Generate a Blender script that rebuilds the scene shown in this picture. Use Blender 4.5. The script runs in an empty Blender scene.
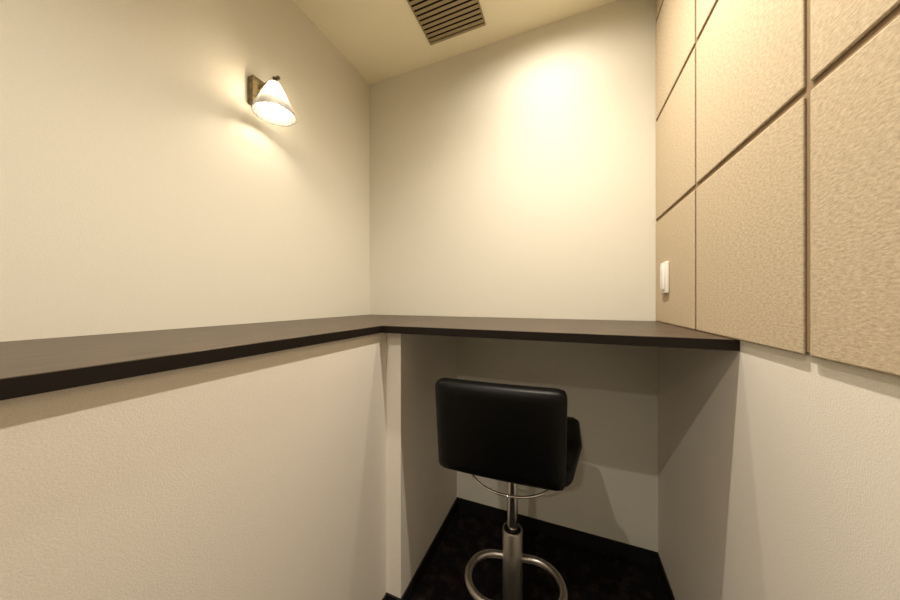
import bpy, bmesh, math, random
from mathutils import Vector, Matrix

# ------------------------------------------------------------------ camera, light, exposure
D = 1.40                      # distance from the camera to the end wall
CAM_H = 0.775 * D             # camera height above the carpet
CEIL = CAM_H + 0.911 * D
YN = -2.9                     # wall behind the camera
scene = bpy.context.scene
cam_data = bpy.data.cameras.new('camera')
cam_data.sensor_width = 36.0
cam_data.lens = 287.0 / 900.0 * 36.0
cam_data.clip_start = 0.02
cam = bpy.data.objects.new('camera', cam_data)
scene.collection.objects.link(cam)
cam.location = (0, 0, CAM_H)
cam.rotation_euler = (math.radians(90), 0, math.radians(22.0))
scene.camera = cam

world = bpy.data.worlds.new('world')
scene.world = world
world.use_nodes = True
world.node_tree.nodes['Background'].inputs[0].default_value = (1.0, 0.86, 0.66, 1)
world.node_tree.nodes['Background'].inputs[1].default_value = 0.05

scene.view_settings.view_transform = 'Standard'
scene.view_settings.look = 'None'
scene.view_settings.gamma = 1.0
scene.view_settings.use_curve_mapping = False
scene.view_settings.exposure = 0.28

WARM = (1.0, 0.90, 0.765)


def spot(name, loc, power, angle, blend, radius=0.02, color=WARM, aim=None):
    l = bpy.data.lights.new(name, 'SPOT')
    l.energy = power
    l.color = color
    l.spot_size = math.radians(angle)
    l.spot_blend = blend
    l.shadow_soft_size = radius
    o = bpy.data.objects.new(name, l)
    scene.collection.objects.link(o)
    o.location = loc
    if aim is not None:
        d = Vector(aim) - Vector(loc)
        o.rotation_euler = d.to_track_quat('-Z', 'Y').to_euler()
    return o


spot('downlight_over_desk', (-0.07, 0.75 * D, CEIL - 0.015), 23, 172, 1.0, .014)
spot('downlight_over_stool', (-0.05, 0.45 * D, CEIL - 0.015), 71, 140, 1.0, .012)
spot('downlight_behind_camera', (-0.46, -0.38 * D, CEIL - 0.015), 40, 150, 0.9, .014)
spot('downlight_by_entrance', (-0.2, -1.50 * D, CEIL - 0.015), 38, 160, 0.6, .014)

# ------------------------------------------------------------------ materials


def mat(name, color, rough=0.6, metallic=0.0, spec=0.5):
    m = bpy.data.materials.new(name)
    m.use_nodes = True
    b = m.node_tree.nodes['Principled BSDF']
    b.inputs['Base Color'].default_value = (*color, 1)
    b.inputs['Roughness'].default_value = rough
    b.inputs['Metallic'].default_value = metallic
    b.inputs['Specular IOR Level'].default_value = spec
    return m


def tex(m, scale, stretch=(1, 1, 1), detail=4, bump=0.2, dist=0.002, c1=None, c2=None, lo=0.35, hi=0.65, rough=0.6):
    nt = m.node_tree
    b = nt.nodes['Principled BSDF']
    tc = nt.nodes.new('ShaderNodeTexCoord')
    mp = nt.nodes.new('ShaderNodeMapping')
    mp.inputs['Scale'].default_value = stretch
    nz = nt.nodes.new('ShaderNodeTexNoise')
    nz.inputs['Scale'].default_value = scale
    nz.inputs['Detail'].default_value = detail
    nz.inputs['Roughness'].default_value = rough
    nt.links.new(tc.outputs['Object'], mp.inputs['Vector'])
    nt.links.new(mp.outputs['Vector'], nz.inputs['Vector'])
    if bump:
        bp = nt.nodes.new('ShaderNodeBump')
        bp.inputs['Strength'].default_value = bump
        bp.inputs['Distance'].default_value = dist
        nt.links.new(nz.outputs['Fac'], bp.inputs['Height'])
        nt.links.new(bp.outputs['Normal'], b.inputs['Normal'])
    if c1:
        r = nt.nodes.new('ShaderNodeValToRGB')
        r.color_ramp.elements[0].position = lo
        r.color_ramp.elements[0].color = (*c1, 1)
        r.color_ramp.elements[1].position = hi
        r.color_ramp.elements[1].color = (*c2, 1)
        nt.links.new(nz.outputs['Fac'], r.inputs['Fac'])
        nt.links.new(r.outputs['Color'], b.inputs['Base Color'])
    return m


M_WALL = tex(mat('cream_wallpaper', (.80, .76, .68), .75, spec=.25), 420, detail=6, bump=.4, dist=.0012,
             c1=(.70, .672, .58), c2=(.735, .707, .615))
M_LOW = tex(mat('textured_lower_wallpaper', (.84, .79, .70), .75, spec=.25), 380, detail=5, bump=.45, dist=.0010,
            c1=(.81, .755, .67), c2=(.87, .82, .735))  # pinker paper; tone also lifted to brighten the lower walls
M_CEIL = tex(mat('ceiling_paper', (.94, .88, .68), .85, spec=.2), 200, bump=.2, dist=.001)
M_CARPET = tex(mat('black_carpet', (.01, .01, .01), .95, spec=.1), 22, bump=.5, dist=.003, detail=8,
               c1=(.006, .005, .006), c2=(.030, .020, .015), lo=.5, hi=.72)
M_SKIRT = mat('black_skirting_vinyl', (.008, .007, .007), .6, spec=.3)
M_FELT = tex(mat('beige_felt', (.60, .50, .35), .95, spec=.1), 260, stretch=(1, .4, 1.25), detail=8, rough=.72, bump=.3, dist=.0012,
             c1=(.43, .345, .235), c2=(.64, .535, .385), lo=.36, hi=.62)
M_GAP_SHADE = mat('gap_shade_board', (.30, .215, .13), .9, spec=.1)  # shade in the panel gaps, put into this brown


def wood(name, stretch):
    m = mat(name, (.03, .02, .014), .38, spec=.38)
    return tex(m, 30, stretch=stretch, detail=6, bump=.08, dist=.0005,
               c1=(.022, .013, .007), c2=(.10, .066, .040), lo=.35, hi=.68)


M_WOOD_Y = wood('dark_wenge_along_room', (4, .35, 4))
M_WOOD_X = wood('dark_wenge_across_room', (.35, 4, 4))
M_LEATHER = tex(mat('black_leatherette', (.0012, .0012, .0011), .44, spec=.2), 350, bump=.12, dist=.0006)
M_EDGE = mat('dark_edge_banding', (.010, .0065, .004), .5, spec=.25)
M_CHROME = mat('polished_chrome', (.75, .72, .68), .16, metallic=1)
M_STEEL = tex(mat('satin_steel', (.50, .47, .43), .34, metallic=1), 60, stretch=(6, 6, .3), bump=.03, dist=.0003)
M_BRONZE = tex(mat('aged_bronze', (.22, .15, .065), .45, metallic=.6), 60, bump=.1, dist=.0006,
               c1=(.07, .05, .022), c2=(.20, .15, .065))
M_VENT = mat('olive_bronze_enamel', (.36, .29, .165), .45, metallic=.2)
M_DARK = mat('duct_shade', (.012, .010, .007), .9, spec=.1)
M_WHITE = mat('ivory_plastic', (.83, .80, .73), .35)
M_ALMOND = mat('ivory_rocker_plastic', (.86, .84, .78), .3)


def glass_mat():
    m = bpy.data.materials.new('pressed_frosted_glass')
    m.use_nodes = True
    nt = m.node_tree
    nt.nodes.clear()
    out = nt.nodes.new('ShaderNodeOutputMaterial')
    tr = nt.nodes.new('ShaderNodeBsdfTransparent')
    tr.inputs[0].default_value = (1, .97, .92, 1)
    tl = nt.nodes.new('ShaderNodeBsdfTranslucent')
    tl.inputs[0].default_value = (.80, .79, .76, 1)
    df = nt.nodes.new('ShaderNodeBsdfDiffuse')
    df.inputs[0].default_value = (.80, .79, .76, 1)
    gl = nt.nodes.new('ShaderNodeBsdfGlossy')
    gl.inputs[1].default_value = .15
    m1 = nt.nodes.new('ShaderNodeMixShader')
    m1.inputs[0].default_value = .35
    m2 = nt.nodes.new('ShaderNodeMixShader')
    m2.inputs[0].default_value = .54
    m3 = nt.nodes.new('ShaderNodeMixShader')
    fr = nt.nodes.new('ShaderNodeFresnel')
    nt.links.new(tl.outputs[0], m1.inputs[1])
    nt.links.new(df.outputs[0], m1.inputs[2])
    nt.links.new(m1.outputs[0], m2.inputs[1])
    nt.links.new(tr.outputs[0], m2.inputs[2])
    nt.links.new(fr.outputs[0], m3.inputs[0])
    nt.links.new(m2.outputs[0], m3.inputs[1])
    nt.links.new(gl.outputs[0], m3.inputs[2])
    nt.links.new(m3.outputs[0], out.inputs[0])
    return m


M_GLASS = glass_mat()
M_BULB = mat('glowing_bulb', (1, .9, .7), .4)
M_BULB.node_tree.nodes['Principled BSDF'].inputs['Emission Color'].default_value = (1.0, .88, .68, 1)
M_BULB.node_tree.nodes['Principled BSDF'].inputs['Emission Strength'].default_value = 84

# ------------------------------------------------------------------ mesh helpers


def link(name, bm, m, parent=None, smooth=False, loc=None):
    me = bpy.data.meshes.new(name)
    bmesh.ops.recalc_face_normals(bm, faces=bm.faces)
    bm.to_mesh(me)
    bm.free()
    me.materials.append(m)
    if smooth:
        for p in me.polygons:
            p.use_smooth = True
        if smooth != 'all':
            me.set_sharp_from_angle(angle=math.radians(40))
    o = bpy.data.objects.new(name, me)
    scene.collection.objects.link(o)
    if loc is not None:
        o.location = loc
    if parent:
        o.parent = parent
    return o


def box(bm, x0, x1, y0, y1, z0, z1, bevel=0.0, seg=2):
    r = bmesh.ops.create_cube(bm, size=1)
    vs = r['verts']
    for v in vs:
        v.co = Vector((x0 + (v.co.x + .5) * (x1 - x0), y0 + (v.co.y + .5) * (y1 - y0), z0 + (v.co.z + .5) * (z1 - z0)))
    if bevel:
        es = list({e for v in vs for e in v.link_edges})
        bmesh.ops.bevel(bm, geom=es, offset=bevel, segments=seg, affect='EDGES', profile=.5)
    return bm


def bx(*a, **k):
    return box(bmesh.new(), *a, **k)


def prism(bm, pts, z0, z1):
    lo = [bm.verts.new((x, y, z0)) for x, y in pts]
    hi = [bm.verts.new((x, y, z1)) for x, y in pts]
    n = len(pts)
    bm.faces.new(lo)
    bm.faces.new(hi)
    for i in range(n):
        bm.faces.new((lo[i], lo[(i + 1) % n], hi[(i + 1) % n], hi[i]))
    return bm


def lathe(bm, prof, n=48, c=(0, 0), flute=0, amp=0.0, closed=False):
    rings = []
    for r, z in prof:
        ring = []
        for i in range(n):
            a = 2 * math.pi * i / n
            rr = r * (1 + amp * math.cos(flute * a)) if flute else r
            ring.append(bm.verts.new((c[0] + rr * math.cos(a), c[1] + rr * math.sin(a), z)))
        rings.append(ring)
    for a, b in zip(rings, rings[1:]):
        for i in range(n):
            bm.faces.new((a[i], a[(i + 1) % n], b[(i + 1) % n], b[i]))
    if closed:
        a, b = rings[-1], rings[0]
        for i in range(n):
            bm.faces.new((a[i], a[(i + 1) % n], b[(i + 1) % n], b[i]))
    else:
        bm.faces.new(rings[0])
        bm.faces.new(rings[-1])
    return bm


def tube(bm, pts, r, n=12, closed=False):
    pts = [Vector(p) for p in pts]
    N = len(pts)
    rings = []
    prev = None
    for i, p in enumerate(pts):
        if closed:
            t = (pts[(i + 1) % N] - pts[i - 1]).normalized()
        else:
            t = (pts[min(i + 1, N - 1)] - pts[max(i - 1, 0)]).normalized()
        up = prev if prev is not None else (Vector((0, 0, 1)) if abs(t.z) < .9 else Vector((1, 0, 0)))
        a = (up - t * up.dot(t)).normalized()
        prev = a
        b = t.cross(a)
        rings.append([bm.verts.new(p + r * (math.cos(2 * math.pi * k / n) * a + math.sin(2 * math.pi * k / n) * b)) for k in range(n)])
    for i in range(N if closed else N - 1):
        A, B = rings[i], rings[(i + 1) % N]
        for k in range(n):
            bm.faces.new((A[k], A[(k + 1) % n], B[(k + 1) % n], B[k]))
    if not closed:
        bm.faces.new(rings[0])
        bm.faces.new(rings[-1])
    return bm


def struct(name, bm, m):
    o = link(name, bm, m)
    o['kind'] = 'structure'
    return o


def tag(o, label, cat, group=None):
    o['label'] = label
    o['category'] = cat
    if group:
        o['group'] = group
    return o


def thing(name, loc, label, cat, group=None, rz=0):
    o = bpy.data.objects.new(name, None)
    o.empty_display_size = .1
    scene.collection.objects.link(o)
    o.location = loc
    o.rotation_euler = (0, 0, rz)
    return tag(o, label, cat, group)


# ------------------------------------------------------------------ room shell
XL = -0.770 * D               # left wall above the counter
XR = 0.248 * D                # plaster of the right wall
XPF = 0.2418 * D              # face of the felt panels
XLOW = -0.4175 * D             # low wall carrying the left counter
XREC = -0.376 * D             # cheek of the knee recess
YREC = 0.608 * D
YB = D
YF = 0.576 * D                # front edge of the end desk
XCF = -0.4090 * D              # front edge of the left counter
DESK = CAM_H - 0.0613 * D      # desk top height
TH = 0.0175 * D
UND = DESK - TH
T = .1

struct('floor', bx(XL - T, XR + T, YN - T, YB + T, -T, 0), M_CARPET)
struct('ceiling', bx(XL - T, XR + T, YN - T, YB + T, CEIL, CEIL + T), M_CEIL)
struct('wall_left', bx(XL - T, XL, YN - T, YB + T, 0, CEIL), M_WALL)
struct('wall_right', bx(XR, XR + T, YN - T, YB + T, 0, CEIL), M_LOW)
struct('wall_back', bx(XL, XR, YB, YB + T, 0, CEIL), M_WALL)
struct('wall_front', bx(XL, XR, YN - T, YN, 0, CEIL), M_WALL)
YC0 = -.9
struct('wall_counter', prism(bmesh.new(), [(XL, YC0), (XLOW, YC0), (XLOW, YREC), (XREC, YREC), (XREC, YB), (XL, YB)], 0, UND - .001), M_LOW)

# skirting
SK, ST = .042 * D, .006
struct('baseboard_back', bx(XREC + ST, XR - ST, YB - ST, YB, 0, SK), M_SKIRT)
struct('baseboard_right', bx(XR - ST, XR, YN, YB, 0, SK), M_SKIRT)
struct('baseboard_left', prism(bmesh.new(), [(XLOW, YC0), (XLOW + ST, YC0), (XLOW + ST, YREC - ST), (XREC + ST, YREC - ST),
       (XREC + ST, YB), (XREC, YB), (XREC, YREC), (XLOW, YREC)], 0, SK), M_SKIRT)

# ------------------------------------------------------------------ counters
G = .0016
c = link('counter_top', bx(XL, XCF, YC0 - .02, YB, UND, DESK, bevel=.002, seg=2), M_WOOD_Y)
CT = c
tag(c, 'long dark wood counter running along the left wall under the wall lamp', 'counter')
c = link('desk_top', bx(XCF + G, XR, YF, YB, UND, DESK, bevel=.002, seg=2), M_WOOD_X)
tag(c, 'dark wood desk top across the end wall, above the black stool', 'desk')

link('edge_band', bx(XCF, XCF + .0012, YC0 - .02, YF - .0015, UND + .0008, DESK - .0008), M_EDGE, CT)
link('edge_band', bx(XCF + .0025, XR - .0005, YF - .0012, YF, UND + .0008, DESK - .0008), M_EDGE, c)

# ------------------------------------------------------------------ felt panels on the right wall
struct('trim_1', bx(XR - .0045, XR, YN, YB, DESK + .006, CEIL), M_GAP_SHADE)  # added board behind the panels, coloured for the shade in their gaps
P = 0.289 * D
GAP = .0125
ys = [1.012 * D - P * k for k in range(4)]
z0 = DESK + .001
cols = ['nearest the end wall', 'in the middle column', 'in the column closest to the camera']
labels = {
    (0, 0): 'beige felt panel carrying the ivory switch, in the corner just above the desk',
    (0, 1): 'narrow looking beige felt panel directly above the panel with the ivory switch',
    (0, 2): 'beige felt panel in the corner column, second above the switch panel',
    (0, 3): 'thin cut beige felt strip panel under the ceiling in the corner',
    (1, 0): 'square beige felt panel in the bottom row, reaching past the right end of the desk',
    (1, 1): 'large beige felt panel in the middle column, second row up, top cut by the frame',
    (1, 2): 'beige felt panel in the middle column, third row up, only a corner in frame',
    (1, 3): 'cut beige felt strip panel under the ceiling, middle column',
    (2, 0): 'coarse beige felt panel at the right edge of the photo, bottom row',
    (2, 1): 'beige felt panel in the top right corner of the photo, second row up',
    (2, 2): 'beige felt panel nearest the camera, third row up, above the frame',
    (2, 3): 'cut beige felt strip panel under the ceiling, nearest the camera',
}
for ci in range(3):
    y1 = min(ys[ci] - GAP / 2, YB) if ci else YB
    y0 = ys[ci + 1] + GAP / 2
    for ri in range(4):
        za = z0 + ri * P + (GAP / 2 if ri else 0)
        zb = min(z0 + (ri + 1) * P - GAP / 2, CEIL)
        o = link('felt_panel', bx(XPF, XR - .0046, y0, y1, za, zb, bevel=.003, seg=2), M_FELT)
        tag(o, labels[(ci, ri)], 'wall panel', 'square beige felt panels on the right wall')

# ------------------------------------------------------------------ switch on the corner panel
ysw, zsw =   .902 * D, CAM_H + .058 * D
sw = thing('wall_switch', (XPF, ysw, zsw), 'ivory switch plate on the beige felt panel in the right corner', 'switch')
link('cover_plate', bx(-.010, 0, -.035, .035, -.057, .057, bevel=.004, seg=3), M_WHITE, sw, smooth=True)
rk = link('rocker', bx(-.015, -.009, -.018, .018, -.045, .045, bevel=.003, seg=3), M_ALMOND, sw, smooth=True)

# ------------------------------------------------------------------ ceiling vent
VX0, VX1, VY1 = -.447 * D, -.245 * D, .922 * D
VY0 = VY1 - (VX1 - VX0)
vc = ((VX0 + VX1) / 2, (VY0 + VY1) / 2)
h = (VX1 - VX0) / 2
vt = thing('ceiling_vent', (vc[0], vc[1], CEIL), 'olive bronze louvred air vent set in the ceiling', 'vent')
bm = bmesh.new()
FW, SW = .012, .005
for a in ((-h, h, h - FW, h), (-h, h, -h, -h + FW), (-h, -h + SW, -h + FW, h - FW), (h - SW, h, -h + FW, h - FW)):
    box(bm, a[0], a[1], a[2], a[3], -.008, .0, bevel=.0015, seg=1)
link('frame', bm, M_VENT, vt)
link('duct_shade_sheet', bx(-h + SW, h - SW, -h + FW, h - FW, -.0012, -.0004), M_DARK, vt)  # near-black sheet painted for the shade behind the louvres
pitch = .0235
k = 0
y = h - FW - .0145
while y > -h + FW + .004:
    bm = bmesh.new()
    box(bm, -h + SW, h - SW, -.0068, .0068, -.0008, .0008)
    bmesh.ops.rotate(bm, verts=bm.verts, cent=(0, 0, 0), matrix=Matrix.Rotation(math.radians(-6), 3, 'X'))
    link('louvre', bm, M_VENT, vt, loc=(0, y, -.0065))
    y -= pitch

# ------------------------------------------------------------------ wall lamp
LY = .514 * D
LZ = CAM_H + .547 * D
DR = -.017
wl = thing('wall_lamp', (XL, LY, LZ), 'lit wall lamp with bell shaped glass shade on an aged bronze mount', 'lamp')
link('mount_plate', bx(0, .030, -.026, .026, -.050, .050, bevel=.003, seg=2), M_BRONZE, wl)
bm = bmesh.new()
lathe(bm, [(.0001, 0), (.009, 0), (.010, .004), (.007, .008), (.0001, .009)], n=20)
bmesh.ops.rotate(bm, verts=bm.verts, cent=(0, 0, 0), matrix=Matrix.Rotation(math.radians(90), 3, 'Y'))
bmesh.ops.translate(bm, verts=bm.verts, vec=(.030, 0, -.01))
link('screw_cap', bm, M_BRONZE, wl, smooth=True)
AX = .108
bm = bmesh.new()
tube(bm, [(.028, 0, .012), (.05, 0, .020), (.075, 0, .026), (AX - .01, 0, .028), (AX + .014, 0, .027)], .0045, n=10)
link('arm', bm, M_BRONZE, wl, smooth=True)
bm = bmesh.new()
lathe(bm, [(.0001, .0), (.012, .0), (.016, .006), (.016, .014), (.011, .021), (.006, .026), (.007, .031), (.0001, .035)], n=24)
link('socket_cap', bm, M_BRONZE, wl, smooth=True, loc=(AX, 0, .018 + DR))
bm = bmesh.new()
bmesh.ops.create_uvsphere(bm, u_segments=16, v_segments=10, radius=.0065)
link('finial', bm, M_BRONZE, wl, smooth='all', loc=(AX + .018, 0, .027))
prof = [(.0150, .033), (.0185, .029), (.026, .014), (.036, -.006), (.046, -.028), (.056, -.050), (.0645, -.069), (.0685, -.080), (.0690, -.084)]
inner = [(r - .0014, z) for r, z in reversed(prof)]
bm = bmesh.new()
lathe(bm, prof + inner, n=96, flute=24, amp=.018, closed=True)
link('glass_shade', bm, M_GLASS, wl, smooth='all', loc=(AX, 0, DR))
bm = bmesh.new()
lathe(bm, [(.0001, .02), (.010, .018), (.011, .0), (.016, -.015), (.0185, -.030), (.014, -.044), (.0001, -.050)], n=24)
link('light_bulb', bm, M_BULB, wl, smooth='all', loc=(AX, 0, DR - .008))

# ------------------------------------------------------------------ bar stool
CX, CY = -.155, .905
st = thing('bar_stool', (CX, CY, 0), 'black leatherette bar stool with low back on a steel column, tucked at the desk', 'stool')


def cushion(name, w, d, hh, bev, loc, rx=0, rz=0, curve=0.0, taper=0.0, crown=0.0, plan=0.0):
    bm = bmesh.new()
    nx, ny, nz = 16, 6, 10
    # rounded box: subdivided cube with superellipse corners
    bmesh.ops.create_cube(bm, size=2)
    bmesh.ops.subdivide_edges(bm, edges=bm.edges, cuts=15, use_grid_fill=True)
    hw, hd, h2 = w / 2, d / 2, hh / 2
    for v in bm.verts:
        p = Vector((v.co.x * hw, v.co.y * hd, v.co.z * h2))
        q = Vector((max(-hw + bev, min(hw - bev, p.x)), max(-hd + bev, min(hd - bev, p.y)), max(-h2 + bev, min(h2 - bev, p.z))))
        dlt = p - q
        if dlt.length > 1e-7:
            # cube-to-sphere like corner
            p = q + dlt.normalized() * bev
        fx, fz = p.x / hw, p.z / h2
        fy = p.y / hd
        p.y += (1 if fy > 0 else -1) * abs(fy) * crown * max(0, 1 - fx ** 2) * max(0, 1 - fz ** 2) if abs(fy) > .3 else 0
        p.x *= 1 + taper * fz
        p.x *= 1 + plan * min(0, fy)
        p.y += curve * fx * fx
        v.co = p
    M = Matrix.Rotation(rz, 4, 'Z') @ Matrix.Rotation(rx, 4, 'X')
    bm.transform(Matrix.Translation(loc) @ M)
    return bm


ZS = CAM_H
seat_top, seat_bot = .676, .622
seat = link('seat', cushion('seat', .388, .36, seat_top - seat_bot, .026, (0.004, .02, (seat_top + seat_bot) / 2), rx=math.radians(1), plan=.15, taper=.03),
            M_LEATHER, st, smooth='all')
back = link('backrest', cushion('back', .332, .050,   .247, .017, (-.0095, -.172, .746), rx=math.radians(5), rz=math.radians(2.5),
            curve=.006, taper=.012, crown=.004), M_LEATHER, st, smooth='all')
link('seat_plate', bx(-.09, .09, -.08, .10,   .606, .623, bevel=.003), M_STEEL, st)
bm = bmesh.new()
lathe(bm, [(.0001, .34), (.0164, .34), (.0164, .590), (.024, .595), (.026, .607), (.0001, .607)], n=32)
link('gas_piston', bm, M_CHROME, st, smooth=True)
bm = bmesh.new()
lathe(bm, [(.0305, .012), (.0305, .370), (.0295, .372), (.0265, .372), (.0255, .368), (.0255, .012)], n=48, closed=True)
link('column', bm, M_STEEL, st, smooth=True)
bm = bmesh.new()
lathe(bm, [(.0165, .345), (.0254, .345), (.0254, .364), (.0165, .364)], n=32, closed=True)
link('collar', bm, M_SKIRT, st, smooth=True)
bm = bmesh.new()
lathe(bm, [(.0001, 0), (.115, 0), (.115, .006), (.105, .010), (.045, .016), (.035, .022), (.031, .022), (.0001, .022)], n=64)
link('base_flange', bm, M_STEEL, st, smooth=True)
# lift ring under the seat
bm = bmesh.new()
R = .128
tube(bm, [(R * math.cos(a), R * math.sin(a), 0) for a in [2 * math.pi * i / 72 for i in range(72)]], .0034, n=8, closed=True)
lr = link('lift_ring', bm, M_CHROME, st, smooth='all', loc=(-.002, 0, .556))
bm = bmesh.new()
tube(bm, [(-R, 0, .556), (-.05, 0, .578), (.05, 0, .578), (R, 0, .556)], .0028, n=8)
link('lift_bar', bm, M_CHROME, st, smooth=True)
# footrest loop
hw, hr = .138, .083
pts = []
off = -.038
for i in range(25):
    a = math.pi / 2 + math.pi * i / 24
    pts.append((-(hw - hr) + hr * math.cos(a), hr * math.sin(a)))
for i in range(25):
    a = -math.pi / 2 + math.pi * i / 24
    pts.append(((hw - hr) + hr * math.cos(a), hr * math.sin(a)))
dense = []
for i, p in enumerate(pts):
    q = pts[(i + 1) % len(pts)]
    dense.append(p)
    if math.dist(p, q) > .03:
        for k in range(1, 6):
            dense.append((p[0] + (q[0] - p[0]) * k / 6, p[1] + (q[1] - p[1]) * k / 6))
ang = math.radians(11)
P3 = []
for x, y in dense:
    y += off
    P3.append((.005 + x * math.cos(ang) - y * math.sin(ang), x * math.sin(ang) + y * math.cos(ang), .245))
bm = bmesh.new()
tube(bm, P3, .011, n=14, closed=True)
link('footrest', bm, M_STEEL, st, smooth='all')
